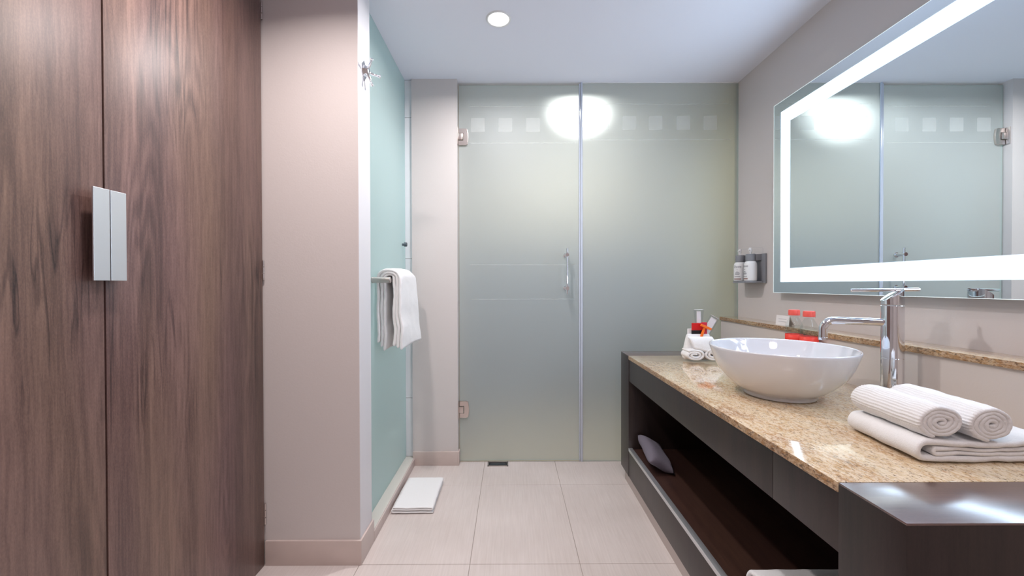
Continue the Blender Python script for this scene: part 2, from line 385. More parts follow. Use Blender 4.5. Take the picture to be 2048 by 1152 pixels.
def pillow(bm, c, sx, sy, sz, rot, n=20, pw=.55, corner=.0, seed=0, wob=.003):
    R = Matrix.Rotation(rot[2], 3, 'Z') @ Matrix.Rotation(rot[1], 3, 'Y') @ Matrix.Rotation(rot[0], 3, 'X')
    gt, gb = {}, {}
    for i in range(n+1):
        for j in range(n+1):
            u = -1+2*i/n; v = -1+2*j/n
            h = ((1-u**4)*(1-v**4))**pw
            x = u*sx*(1-.07*(1-abs(u))*0)*(1-.10*(1-v*v)*abs(u)); y = v*sy*(1-.08*(1-u*u)*abs(v))
            for g, s in ((gt, 1), (gb, -1)):
                if s < 0 and (i in (0, n) or j in (0, n)): gb[i, j] = gt[i, j]; continue
                p = Vector((x, y, s*sz*h)); p = R @ p + Vector(c)
                p += noise.noise_vector(p*14+Vector((seed, 0, 0)))*wob
                g[i, j] = bm.verts.new(p)
    for i in range(n):
        for j in range(n):
            bm.faces.new((gt[i, j], gt[i+1, j], gt[i+1, j+1], gt[i, j+1]))
            f = (gb[i, j], gb[i, j+1], gb[i+1, j+1], gb[i+1, j])
            if len(set(f)) > 2: bm.faces.new(f)

# ------------------------------------------------------------------ room shell
XL, XJ, XG = -0.978, -0.602, -0.651      # wardrobe plane, jamb plane, side glass plane
YP, YF, YG = 1.585, 2.456, 2.5005        # near pillar face, far pier face, glass front
XW, XH, YB = 1.424, 1.316, -1.6
# floor: grout bed and each tile
fl = rootbox('floor', (0, 0, 0)); struct(fl, 'pale beige rectangular floor tiles with thin joints')
bed = box('grout_bed', (-2.2, 1.6, YB-.1, YG+.012, -.06, -.0025), M['grout'], fl)
TX, TY = .438, .6295
for i in range(-4, 5):
    for j in range(-5, 2):
        x0 = -.165+i*TX; y0 = 1.58+j*TY
        x1, y1 = x0+TX, y0+TY
        if j == 1: y1 = YG+.008
        if x0 > 1.45 or x1 < -2.1: continue
        g = .0011
        bm = bmesh.new(); bx(bm, x0+g, x1-g, y0+g, y1-g, -.02, 0)
        newobj('floor_tile', bm, M['floor'], fl, bevel=.0008, segs=1)
ce = struct(box('ceiling', (-2.2, 1.6, YB-.1, YG+1.2, H, H+.08), M['ceiling']), 'smooth pale ceiling')
struct(box('wall_right', (XW, XW+.1, YB-.1, 3.6, -.02, H+.02), M['paint']), 'painted wall behind the mirror')
struct(box('wall_right_lower', (XH, XW-.001, .25, YG-.001, -.004, .887), M['paint_ledge']), 'low painted wall under the stone ledge')
struct(box('wall_back', (-2.2, 1.6, YB-.1, YB, -.02, H+.02), M['paint']), 'wall behind the camera')
# near left pier (two boxes in one wall piece: pier and the wall hidden by the wardrobe)
bm = bmesh.new(); bx(bm, -2.2, XJ, YP, 1.715, -.02, H+.02)
struct(newobj('wall_left', bm, M['paint'], bevel=.0), 'pinkish painted pier beside the wardrobe')
struct(box('wall_left_rear', (-1.75, -1.65, YB, YP, -.02, H+.02), M['paint']), 'wall behind the wardrobe')
bm = bmesh.new(); bx(bm, XG+.045, -.3275, YF, YF+.25, -.02, H+.02)
struct(newobj('wall_far', bm, M['paint']), 'narrow painted pier left of the glass door')
# baseboards
bl = rootbox('baseboard_left', (0, 0, 0)); struct(bl, 'tile baseboard round the foot of the near pier')
box('baseboard_tile', (-.974, XJ+.009, YP-.010, YP, .0, .098), M['base_tile'], bl, bevel=.0015)
box('baseboard_tile', (XJ, XJ+.009, YP, 1.722, .0, .098), M['base_tile'], bl, bevel=.0015)
struct(box('baseboard_far', (XG+.046, -.3275, YF-.010, YF, 0, .085), M['base_tile'], bevel=.0015), 'tile baseboard under the far pier')
struct(box('baseboard_far_return', (-.3275, -.3195, YF-.010, YG-.004, 0, .085), M['base_tile'], bevel=.0015))
jb = struct(box('trim_4', (XJ-.001, XJ+.0015, YP+.0012, 1.7155, .0985, H), M['jamb'], bevel=.0008), 'thin white lining on the side of the near pier')  # thin lining, whiter than the pier paint
# kerb below side glass
kb = rootbox('trim_1', (0, 0, 0)); struct(kb, 'low stone kerb below the side glass')
box('kerb_face', (XJ+.003, XJ+.010, 1.722, YF-.010, 0, .045), M['base_tile'], kb, bevel=.001)
box('kerb_sill', (-.70, XJ+.003, 1.715, 2.475, 0, .047), M['sill'], kb, bevel=.001)
# white tiled reveal at far end of side glass
rv = rootbox('trim_2', (0, 0, 0)); struct(rv, 'white tiled reveal beyond the side glass')
zs = [.047, .411, 1.273, 2.141, H]
box('reveal_backing', (-.70, XG+.0449, 2.479, 2.60, 0, H), M['grout'], rv)
for a, b in zip(zs, zs[1:]): box('wall_tile', (-.70, XG+.0449, 2.472, 2.479, a+.0012, b-.0012), M['white_tile'], rv, bevel=.0006, segs=1)
# stone ledge
lg = struct(box('trim_3', (1.307, XW, .25, YG-.001, .887, .908), M['granite'], bevel=.002), 'speckled granite ledge along the right wall')
# toilet room behind side glass, shower behind the far glass
struct(box('wall_toilet_left', (-1.95, -1.85, 1.715, 3.6, -.02, H), M['white_tile']))
struct(box('wall_toilet_far', (-1.85, XG-.02, 3.5, 3.6, -.02, H), M['white_tile']))
struct(box('floor_toilet', (-1.85, -.34, 1.715+.002, 3.5, -.06, -.003), M['floor_shower']))
struct(box('wall_shower_left', (-.60, -.50, 2.71, 3.5, -.003, H), M['white_tile']))
struct(box('wall_shower_back', (-.5, XW, 3.5, 3.6, -.02, 1.45), M['shower_back']))
struct(box('wall_shower_back_upper', (-.5, XW, 3.5, 3.6, 1.45, H), M['shower_side2']))  # lit upper and dim lower back wall put into two tile colours
struct(box('wall_shower_right', (XW-.012, XW-.0005, YG+.02, 3.5, -.003, H), M['shower_side']))
struct(box('floor_shower', (-.5, XW, YG+.013, 3.5, -.06, -.003), M['floor_shower']))

# ------------------------------------------------------------------ glass
def pane(name, dims, face, which, parent):
    """slab whose one face is sandblasted; the other faces are clear"""
    x0, x1, y0, y1, z0, z1 = dims
    bm = bmesh.new(); v, fs = bx(bm, *dims, mi=1)
    for f in fs: f.material_index = 2
    idx = {'-y': 2, '+x': 3, '+y': 4, '-x': 5}
    fs[idx[which]].material_index = 0
    fs[idx[{'-y': '+y', '+x': '-x', '+y': '-y', '-x': '+x'}[which]]].material_index = 1
    return newobj(name, bm, [face, M['glass_clear'], M['glass_edge']], parent)
SPL = .4385
door = thing('door_1', 'frosted glass shower door with two steel hinges and an upright pull bar', 'door', (-.32, YG, 0))
del door['category']; struct(door)
pane('glass_pane', (-.3205, SPL-.011, YG, YG+.010, .006, 2.352), M['frost'], '-y', door)
scr = thing('shower_screen', 'wide fixed frosted glass panel between the glass door and the mirror wall', 'glass panel', (SPL, YG, 0))
pane('glass_pane', (SPL+.011, XW-.0005, YG, YG+.010, .0, H), M['frost'], '-y', scr)
def etched(par, xs, zc, zl, x0, x1):
    for x in xs: box('etched_square', (x-.043, x+.043, YG-.0006, YG-.0001, zc-.0435, zc+.0435), M['etched'], par)
    for z in zl: box('etched_line', (x0, x1, YG-.0006, YG-.0001, z-.0018, z+.0018), M['etched'], par)
etched(door, [-.203, -.031, .141, .313], 2.106, [1.994, 2.221, 1.235, 1.02], -.25, .40)
etched(scr, [.570, .741, .906, 1.08, 1.248], 2.118, [2.014, 2.235], .50, 1.37)
box('seal_strip', (SPL-.011, SPL-.004, YG-.002, YG+.012, .003, H-.008), M['seal'], scr, bevel=.001)
box('seal_strip', (SPL-.002, SPL+.011, YG-.005, YG+.012, .0, H), M['seal'], scr, bevel=.002)
box('silicone_bead', (SPL+.011, XW-.001, YG-.004, YG, H-.005, H), M['white_plastic'], scr)
def hinge(zc):
    x0 = -.3275
    bm = bmesh.new()
    pts = [(x0+.006, zc-.052), (x0+.050, zc-.052), (x0+.060, zc-.046), (x0+.064, zc-.02), (x0+.065, zc), (x0+.064, zc+.02), (x0+.060, zc+.046), (x0+.050, zc+.052), (x0+.006, zc+.052),
           (x0+.006, zc+.023), (x0+.034, zc+.023), (x0+.034, zc-.023), (x0+.006, zc-.023)]
    f = bm.faces.new([bm.verts.new((x, YG-.001, z)) for x, z in pts])
    r = bmesh.ops.extrude_face_region(bm, geom=[f]); bmesh.ops.translate(bm, verts=[e for e in r['geom'] if isinstance(e, bmesh.types.BMVert)], vec=(0, -.012, 0))
    h = newobj('hinge', bm, M['nickel'], door, bevel=.0018)
    k = box('hinge_knuckle', (x0-.001, x0+.031, YG-.020, YG-.001, zc-.020, zc+.020), M['nickel'], h, bevel=.002)
    box('wall_plate', (x0, x0+.004, YG-.036, YG-.001, zc-.052, zc+.052), M['nickel'], h, bevel=.001)
hinge(2.0285); hinge(.332)
# door pull
bm = bmesh.new(); tube(bm, [(.345, 2.448, 1.052), (.345, 2.448, 1.332)], .0065, 20)
hd = newobj('pull_bar', bm, M['chrome'], door, smooth='auto')
for z in (1.292, 1.088):
    bm = bmesh.new(); tube(bm, [(.345, YG-.0005, z), (.345, 2.436, z)], .0115, 24)
    newobj('bar_mount', bm, M['chrome'], hd, smooth='auto', bevel=.0)
    bm = bmesh.new(); tube(bm, [(.345, YG-.0005, z), (.345, YG-.006, z)], .0155, 24); newobj('rosette', bm, M['chrome'], hd, smooth='auto')
    bm = bmesh.new(); tube(bm, [(.345, 2.448, z-.012), (.345, 2.448, z+.012)], .0105, 20); newobj('bar_collar', bm, M['chrome'], hd, smooth='auto')
# side glass
sg = thing('side_glass_panel', 'sea green frosted glass panel on the left above the stone kerb', 'glass panel', (XG, 2.1, .047))
pane('glass_pane', (XG-.010, XG, 1.716, 2.471, .047, H), M['frost_side'], '+x', sg)
bm = bmesh.new(); tube(bm, [(XG+.0005, 2.405, 1.353), (XG+.010, 2.405, 1.353), (XG+.012, 2.405, 1.353), (XG+.026, 2.405, 1.353), (XG+.028, 2.405, 1.353)], [.008, .008, .013, .013, .011], 20)
tag(newobj('glass_knob', bm, M['dark_steel'], smooth='auto'), 'small round steel knob high on the left green glass', 'knob')

# ------------------------------------------------------------------ floor plate by the door
dr = thing('floor_plate', 'small dark steel drain plate in the floor before the glass door', 'drain', (-.084, 2.47, 0))
bm = bmesh.new(); x0, x1, y0, y1 = -.145, -.019, 2.434, 2.492
for d in ((x0, x1, y0, y0+.007, 0.0005, .004), (x0, x1, y1-.007, y1, .0005, .004), (x0, x0+.007, y0, y1, .0005, .004), (x1-.007, x1, y0, y1, .0005, .004)): bx(bm, *d)
newobj('plate_frame', bm, M['steel'], dr)
box('plate_recess', (x0+.006, x1-.006, y0+.006, y1-.006, .0004, .0015), M['black'], dr)
bm = bmesh.new(); n = 14; rows = []
for i in range(n+1):
    x = x0+.012+(x1-x0-.024)*i/n; z = .0022+.0016*math.sin(PI*i/n)
    rows.append([bm.verts.new((x, y, z-.0012*abs(j))) for j, y in ((-1, y0+.014), (0, (y0+y1)/2), (1, y1-.014))])
for a, b in zip(rows, rows[1:]):
    for k in range(2): bm.faces.new((a[k], b[k], b[k+1], a[k+1]))
newobj('plate_insert', bm, M['dark_steel'], dr, smooth=True)

# ------------------------------------------------------------------ wardrobe
wd = thing('wardrobe', 'tall fitted wardrobe with two brown oak-look doors and flat metal pulls', 'wardrobe', (-1.3, .95, 0))
box('carcass', (-1.62, XL-.022, .34, YP-.004, .0, H-.001), M['wardrobe_wood'], wd)
wc = box('side_panel', (-1.62, XL-.002, .318, .339, 0, H-.001), M['wardrobe_wood'], wd)
GAP = .966
d1 = box('door', (XL-.020, XL, .345, GAP-.0022, .0, H-.004), M['wardrobe_wood'], wd, bevel=.001)
d2 = box('door', (XL-.020, XL, GAP+.0022, YP-.007, .0, H-.004), M['wardrobe_wood'], wd, bevel=.001)
# long lengthwise grain differs per leaf: shift the second leaf's texture by moving its mesh against its origin
for o, s in ((d1, 1.7),):
    o.data.transform(Matrix.Translation((0, -s, 0))); o.matrix_parent_inverse = o.matrix_parent_inverse @ Matrix.Translation((0, s, 0))
def pull(y0, y1, par):
    bm = bmesh.new(); z0, z1 = 1.122, 1.338
    bx(bm, XL+.021, XL+.0245, y0, y1, z0, z1)
    h = newobj('pull_plate', bm, M['alu'], par, bevel=.0006)
    h.matrix_parent_inverse = par.matrix_world.inverted() if False else wd.matrix_basis.inverted()
    return h
def wpull(y0, y1, ym, door_):
    z0, z1 = 1.122, 1.338
    bm = bmesh.new(); bx(bm, XL+.020, XL+.0235, y0, y1, z0, z1)
    h = newobj('pull_plate', bm, M['alu'], None, bevel=.0006)
    bm = bmesh.new(); bx(bm, XL-.0002, XL+.0205, ym-.0015, ym+.0015, z0+.004, z1-.004)
    web = newobj('pull_web', bm, M['dark_steel'], None)
    return h, web
door_world = Matrix.Translation(wd.location)
for (y0, y1, ym, dd, off) in ((.9185, .9562, .9535, d1, 1.7), (.9585, .9972, .9700, d2, 0)):
    h, web = wpull(y0, y1, ym, dd)
    for o in (h, web):
        o.parent = dd
        o.matrix_parent_inverse = (Matrix.Translation((0, off, 0))).inverted() if off else Matrix.Identity(4)
for z0, z1 in ((2.15, 2.222), (1.131, 1.208), (.164, .249)):
    hb = box('hinge', (XL-.001, XL+.0035, YP-.012, YP-.0045, z0, z1), M['steel'], wd, bevel=.0008)
    for k in range(3):
        zz = z0+(z1-z0)*(k+.5)/3
        bm = bmesh.new(); tube(bm, [(XL+.005, YP-.009, zz-(z1-z0)/6.6), (XL+.005, YP-.009, zz+(z1-z0)/6.6)], .0032, 12)
        newobj('hinge_barrel', bm, M['steel'], hb, smooth='auto')

# ------------------------------------------------------------------ vanity
VX, VY0, VY1, GN, GF, VT = .6393, .6411, 2.3157, .7764, 2.1659, .723
vn = thing('vanity', 'long dark wood vanity with an open shelf and thick end panels', 'vanity', (.98, 1.48, 0))
def endpanel(y0, y1):
    e = box('end_panel', (VX, XH-.001, y0, y1, .064, VT-.0045), M['vanity_wood'], vn, bevel=.001)
    box('panel_top', (VX+.0003, XH-.001, y0+.0003, y1-.0003, VT-.0045, VT-.0005), M['vanity_top'], e, bevel=.0008)
endpanel(VY0, GN-.0008); endpanel(GF+.0008, VY1)
box('fascia', (VX+.002, VX+.020, GN, .974, .584, .7025), M['vanity_wood'], vn, bevel=.0006)
box('fascia', (VX+.002, VX+.020, .9755, GF, .584, .7025), M['vanity_wood'], vn, bevel=.0006)
box('top_rail', (VX+.020, XH-.002, GN, GF, .66, .7025), M['interior'], vn)
box('shelf', (VX+.020, XH-.002, GN, GF, .195, .213), M['shelf_wood'], vn)
box('lower_panel', (VX+.001, VX+.020, GN, GF, .064, .203), M['vanity_wood'], vn, bevel=.0006)
box('edge_strip', (VX-.001, VX+.020, GN+.0005, GF-.0005, .204, .221), M['alu'], vn, bevel=.001)
box('back_panel', (XH-.014, XH-.003, GN, GF, .213, .66), M['interior'], vn)
box('plinth', (VX+.012, XH-.05, VY0+.05, VY1-.04, 0, .064), M['steel'], vn)
ct = tag(box('countertop', (VX-.0015, XH-.0008, GN, GF, .7026, VT), M['granite'], bevel=.0015), 'golden speckled granite slab let into the dark vanity top', 'countertop')

# ------------------------------------------------------------------ basin
bc = (.938, 1.392, VT)
bs = thing('wash_basin', 'round white ceramic bowl basin standing on the granite top', 'basin', bc)
bm = bmesh.new()
outer = [(.0, .0008), (.100, .0008), (.108, .002), (.110, .006), (.109, .012), (.113, .0165), (.124, .022), (.140, .032), (.160, .050), (.178, .070), (.193, .092), (.205, .116), (.214, .142), (.2195, .160), (.2215, .167), (.221, .1695), (.219, .171), (.2165, .170)]
inner = [(.2145, .166), (.208, .145), (.198, .118), (.185, .094), (.166, .070), (.140, .050), (.110, .036), (.075, .027), (.035, .0235), (.024, .023)]
lathe(bm, outer+inner+[(.0, .0225)], bc, 96)
newobj('bowl', bm, M['ceramic'], bs, smooth=True)
bm = bmesh.new(); lathe(bm, [(0, .0245), (.016, .0245), (.0235, .0255), (.026, .0245), (.026, .0225)], bc, 32); newobj('basin_waste', bm, M['chrome'], bs, smooth=True)

# ------------------------------------------------------------------ tap
tc_ = Vector((1.237, 1.291, VT))
tp = thing('basin_mixer', 'tall chrome mixer tap with a long spout behind the basin', 'tap', tc_)
rb = .0290
bm = bmesh.new(); lathe(bm, [(0, 0), (rb+.004, 0), (rb+.004, .004), (rb, .006), (rb, .1470), (rb-.0007, .1478), (rb-.0007, .1486), (rb, .1494), (rb, .3165), (rb-.001, .3178), (rb-.004, .3182), (0, .3182)], tc_, 64)
newobj('tap_body', bm, M['chrome'], tp, smooth='auto')
dirv = Vector((-.94, .34, 0)).normalized()
bm = bmesh.new(); n = 48; lo = []; hi = []; mi_ = []
for k in range(n):
    a = 2*PI*k/n; d = Vector((math.cos(a), math.sin(a), 0)); side = d.dot(-dirv)
    lo.append(bm.verts.new(tc_+d*rb+Vector((0, 0, .321)))); zt = .352+.020*side
    mi_.append(bm.verts.new(tc_+d*rb+Vector((0, 0, zt)))); hi.append(bm.verts.new(tc_+d*(rb-.0015)+Vector((0, 0, zt+.0015))))
for k in range(n):
    q = (k+1) % n
    bm.faces.new((lo[k], lo[q], mi_[q], mi_[k])); bm.faces.new((mi_[k], mi_[q], hi[q], hi[k]))
bm.faces.new(hi); bm.faces.new(lo[::-1])
newobj('tap_cap', bm, M['chrome'], tp, smooth='auto')
bm = bmesh.new()
a = tc_+dirv*.112+Vector((0, 0, .3655)); b = tc_-dirv*.068+Vector((0, 0, .3685))
tube(bm, [a, a.lerp(b, .02), b.lerp(a, .02), b], [.0048, .0056, .0056, .0048], 20)
newobj('lever', bm, M['chrome'], tp, smooth='auto')
# spout
z = .262; p0 = tc_+dirv*(rb-.004)+Vector((0, 0, z)); L_ = .158; rr = .030
pts = [p0, tc_+dirv*.08+Vector((0, 0, z+.001))]
e = tc_+dirv*(rb+L_-rr)+Vector((0, 0, z+.002))
pts.append(e)
for k in range(1, 9):
    t = PI/2*k/8; pts.append(e+dirv*rr*math.sin(t)+Vector((0, 0, -rr*(1-math.cos(t)))))
pts.append(pts[-1]+Vector((0, 0, -.034)))
bm = bmesh.new(); tube(bm, pts, .0125, 28); newobj('spout', bm, M['chrome'], tp, smooth='auto')
bm = bmesh.new(); lathe(bm, [(0, -.001), (.0085, -.001), (.0135, -.002), (.0135, .006), (.0126, .007)], pts[-1], 28); newobj('aerator', bm, M['chrome'], tp, smooth='auto')

# ------------------------------------------------------------------ mirror with light band
XM = 1.380
my0, my1, mz0, mz1 = .80, 2.096, 1.066, 2.041
mr = thing('lit_mirror', 'large wall mirror with a glowing white light band near its edge', 'mirror', (XM, (my0+my1)/2, mz0))
# mirror silver, light band and outer margin as a flat grid in one glass, each its own part
o1, o2 = .054, .124
def ring(bm, a, b, x):
    A = [(my0+a, mz0+a), (my1-a, mz0+a), (my1-a, mz1-a), (my0+a, mz1-a)]; B = [(my0+b, mz0+b), (my1-b, mz0+b), (my1-b, mz1-b), (my0+b, mz1-b)]
    va = [bm.verts.new((x, y, z)) for y, z in A]; vb = [bm.verts.new((x, y, z)) for y, z in B]
    for k in range(4): bm.faces.new((va[k], va[(k+1) % 4], vb[(k+1) % 4], vb[k]))
    return va, vb
bm = bmesh.new(); bx(bm, XM, XM+.005, my0+.001, my1-.001, mz0+.001, mz1-.001); newobj('mirror_glass', bm, M['mirror'], mr)
bm = bmesh.new()
for d in ((my0, my1, mz0, mz0+.0012), (my0, my1, mz1-.0012, mz1), (my0, my0+.0012, mz0, mz1), (my1-.0012, my1, mz0, mz1)): bx(bm, XM-.0004, XM+.0052, *d)
newobj('glowing_edge', bm, M['mirror_edge'], mr)
def led_mat():
    mt, N, L, P = mat('light_band'); out = N['Material Output']
    tc = N.new('ShaderNodeTexCoord'); sx = N.new('ShaderNodeSeparateXYZ'); L.new(tc.outputs['Object'], sx.inputs[0])
    def mth(op, a, b, clamp=False):
        q = N.new('ShaderNodeMath'); q.operation = op; q.use_clamp = clamp
        for i, v in enumerate((a, b)):
            if isinstance(v, (int, float)): q.inputs[i].default_value = v
            else: L.new(v, q.inputs[i])
        return q.outputs[0]
    dy = mth('MINIMUM', mth('SUBTRACT', sx.outputs[1], my0), mth('SUBTRACT', my1, sx.outputs[1]))
    dz = mth('MINIMUM', mth('SUBTRACT', sx.outputs[2], mz0), mth('SUBTRACT', mz1, sx.outputs[2]))
    d = mth('MINIMUM', dy, dz)
    q = mth('ABSOLUTE', mth('SUBTRACT', d, (o1+o2)/2), 0)
    fac = mth('DIVIDE', mth('SUBTRACT', (o2-o1)/2+.001, q), .013, True)
    fac = mth('POWER', fac, 1.6)
    P.inputs['Base Color'].default_value = (.79, .87, .91, 1); P.inputs['Metallic'].default_value = 1; P.inputs['Roughness'].default_value = 0
    em = N.new('ShaderNodeEmission'); em.inputs[0].default_value = LED_C; em.inputs[1].default_value = LED
    mx = N.new('ShaderNodeMixShader'); L.new(fac, mx.inputs[0]); L.new(P.outputs[0], mx.inputs[1]); L.new(em.outputs[0], mx.inputs[2]); L.new(mx.outputs[0], out.inputs[0])
    return mt
LED = 17.0
M['led'] = led_mat()
bm = bmesh.new(); va, vb = ring(bm, o1, o2, XM-.0005)
r = bmesh.ops.extrude_face_region(bm, geom=list(bm.faces)); bmesh.ops.translate(bm, verts=[q for q in r['geom'] if isinstance(q, bmesh.types.BMVert)], vec=(.0004, 0, 0))
newobj('light_band', bm, M['led'], mr)
box('backing_box', (XM+.005, XW-.0005, my0+.05, my1-.05, mz0+.05, mz1-.05), M['grey_plastic'], mr)

# ------------------------------------------------------------------ ceiling lights
def ceiling_light(key, label):
    x, y = LAMP[key]
    t = thing('ceiling_light', label, 'ceiling light', (x, y, H), 'recessed ceiling lights')
    bm = bmesh.new(); lathe(bm, [(.0485, .0), (.0485, -.003), (.053, -.005), (.058, -.004), (.060, 0)], (x, y, H), 48); newobj('trim_ring', bm, M['white_plastic'], t, smooth=True)
    bm = bmesh.new(); lathe(bm, [(0, -.002), (.0485, -.002), (.0485, 0)], (x, y, H), 48); newobj('lamp_lens', bm, M['lens'], t)
ceiling_light('vanity', 'round recessed light shining white in the pale ceiling before the glass door')

# ------------------------------------------------------------------ towel bar, hanging towel, robe hook
XB, ZB = -.589, 1.134
tb = thing('towel_bar', 'short steel towel rail fixed to the left green glass', 'towel rail', (XG, 2.08, ZB))
for y in (1.875, 2.30):
    bm = bmesh.new(); tube(bm, [(XG+.0005, y, ZB), (XG+.006, y, ZB), (XG+.0065, y, ZB), (XB+.024, y, ZB), (XB+.026, y, ZB)], [.0145, .0145, .0140, .0140, .012], 28); newobj('bar_post', bm, M['nickel'], tb, smooth='auto')
bm = bmesh.new(); tube(bm, [(XB, 1.862, ZB), (XB, 2.313, ZB)], .0075, 20); newobj('rail', bm, M['nickel'], tb, smooth='auto')
bm = bmesh.new()
def place_hang(a, b, s):
    k = (s-1.90)/.36; drop = (1.16-b)/.36
    fan = 1+(.16 if a > 0 else -.02)*max(0, drop)
    wave = .0035*math.sin(b*34+s*8)*max(0, drop)
    return Vector((XB+.006+a*fan*(1-.10*k)+wave+.012*k*max(0, drop), s+.012*drop*(k-.3), b+.006*math.sin(k*PI)-.012*max(0, k-.75)*4*(1 if b > 1.05 else .2)))
def ushape(r, zl, zr, ztop):
    return [(-r, zl), (-r*1.02, (zl+ztop)/2), (-r, ztop-r*.5)] + arc2(0, ztop-r*.5, r, 180, 0, 14, r*.75) + [(r, (zr+ztop)/2), (r*1.04, zr)]
for r, zl, zr, zt, sd in ((.0515, .835, .800, 1.170, 1), (.0370, .812, .806, 1.162, 2), (.0225, .795, .815, 1.155, 3)):
    band(bm, ushape(r, zl, zr, zt), .0145, 1.905+.004*sd, 2.255-.006*sd, place_hang, .006, 18, .0022, 14, sd*3)
tag(newobj('hanging_towel', bm, M['towel'], smooth=True), 'white towel folded over the rail on the left glass', 'towel')

hk = thing('robe_hook', 'chrome robe hook with splayed prongs high on the white jamb', 'hook', (XJ, 1.645, 1.99))
hx = XJ+.0005; hc = Vector((hx, 1.645, 1.990))
bm = bmesh.new(); v1 = []
for a, r in ((90, .040), (30, .030), (-30, .032), (-90, .046), (-150, .032), (150, .030)):
    v1.append(bm.verts.new(hc+Vector((0, r*math.cos(math.radians(a)), r*math.sin(math.radians(a))))))
f = bm.faces.new(v1); rg = bmesh.ops.extrude_face_region(bm, geom=[f]); bmesh.ops.translate(bm, verts=[q for q in rg['geom'] if isinstance(q, bmesh.types.BMVert)], vec=(.004, 0, 0))
newobj('hook_plate', bm, M['chrome'], hk, bevel=.001)
bm = bmesh.new(); tube(bm, [hc+Vector((.003, 0, -.002)), hc+Vector((.010, 0, -.002)), hc+Vector((.022, 0, -.002)), hc+Vector((.024, 0, -.002))], [.022, .020, .013, .011], 6); newobj('hook_boss', bm, M['chrome'], hk)
for d1_, d2_ in (((.030, -.012, .012), (.044, -.030, .024)), ((.034, .010, -.012), (.060, .016, -.018)), ((.018, .018, -.022), (.026, .028, -.046))):
    bm = bmesh.new(); q0 = hc+Vector((.012, 0, -.002)); q1 = hc+Vector(d1_); q2 = hc+Vector(d2_); up = (q2-q1).normalized()*.004
    tube(bm, [q0, q1, q2, q2+up*.3, q2+up, q2+up*1.6], [.0062, .0052, .0046, .0072, .0076, .004], 16)
    newobj('prong', bm, M['chrome'], hk, smooth=True)

# ------------------------------------------------------------------ folded towel on the floor
bm = bmesh.new()
def place_mat(a, b, s): return Vector((a+.016*(s-1.92)/.3*.0, s+.012*(a+.48)/.2*.2, b+.0015))
pth = [(-.380, .006), (-.575, .006)] + arc2(-.575, .0125, .0065, 270, 90, 6) + [(-.386, .019)] + arc2(-.386, .0235, .0045, -90, 90, 6) + [(-.575, .028)]
band(bm, pth, .0075, 1.928, 2.232, place_mat, .008, 16, .0016, 12, 4)
tag(newobj('bath_mat', bm, M['towel'], smooth=True), 'folded white cloth mat lying on the floor tiles beside the kerb', 'bath mat')

# ------------------------------------------------------------------ towels on the counter
bm = bmesh.new()
def place_base(a, b, s):
    k = (s-.85)/.21
    return Vector((a-.004*math.sin(k*3)+.02*k*(1 if a < 1 else .3)-.008*(1-k), s, b+.004*math.sin(a*22+1)*min(1, max(0, (b-.74)*40))))
pb = [(1.20, .7325), (.905, .7325)] + arc2(.898, .7495, .0170, 270, 90, 8) + [(1.19, .7665)]
band(bm, pb, .0125, .850, 1.062, place_base, .005, 16, .0022, 16, 6)
pb2 = [(1.19, .7530), (.922, .7530)] + arc2(.922, .7480, .0050, 90, 270, 6) + [(1.19, .7430)]
band(bm, pb2, .0090, .853, 1.058, place_base, .005, 16, .0020, 16, 8)
tag(newobj('folded_towel', bm, M['towel'], smooth=True), 'folded white bath towel lying on the granite under two rolled towels', 'towel')
def roll(label, c0, c1, rx, rz, turns, phase, seed, ribs=True, th=.0105, group=None, tail=True):
    c0, c1 = Vector(c0), Vector(c1); ax = (c1-c0); Lr = ax.length; ax.normalize()
    e1 = Vector((0, 0, 1)).cross(ax).normalized()*-1; e2 = Vector((0, 0, 1)); pts = []
    N_ = int(turns*36)
    for k in range(N_+1):
        t = k/N_; a = phase+t*turns*2*PI; r = (.10+.90*t)
        r *= 1+.10*math.sin(a*2+seed)*(1-t)+.05*math.sin(a*3.3+seed*2)*(1-t)
        pts.append((rx*r*math.cos(a), rz*r*math.sin(a)))
    def place(a, b, s):
        u = s/Lr; fat = 1-.10*(1-min(1, (1-u)*6))**2 - .03*(1-min(1, u*8))
        return c0 + ax*s + e1*a*fat + e2*b*fat
    bm = bmesh.new()
    band(bm, pts, th, 0, Lr, place, .0013, 12, .0014, 42, seed, rib=(.83, .94, .0009, .0060, 1) if ribs else None)
    return tag(newobj('rolled_towel', bm, M['towel'], smooth=True), label, 'towel', group)
g_ = 'rolled towels on the folded towel'
roll('rolled white towel with a ribbed band, lying nearest the basin on the folded towel', (.928, .855, .8115), (.946, 1.055, .8125), .045, .0335, 4.1, math.radians(215), 1, group=g_)
roll('rolled white towel nearest the wall, on the folded towel right of its twin', (1.030, .848, .8085), (1.046, 1.060, .8115), .045, .0345, 4.2, math.radians(190), 5, group=g_)
roll('rolled white towel on the open shelf at the near end of the vanity', (.672, 1.09, .2665), (.98, 1.09, .2665), .052, .0500, 3.6, math.radians(200), 9, ribs=False, th=.014)

# ------------------------------------------------------------------ grey pouch on the shelf
bm = bmesh.new(); pillow(bm, (.722, 2.000, .262), .064, .148, .034, (math.radians(3), math.radians(28), math.radians(-5)), 22, .6, seed=3, wob=.005)
tag(newobj('cloth_pouch', bm, M['pouch'], smooth=True), 'grey cloth bag lying at the far end of the open shelf', 'bag')

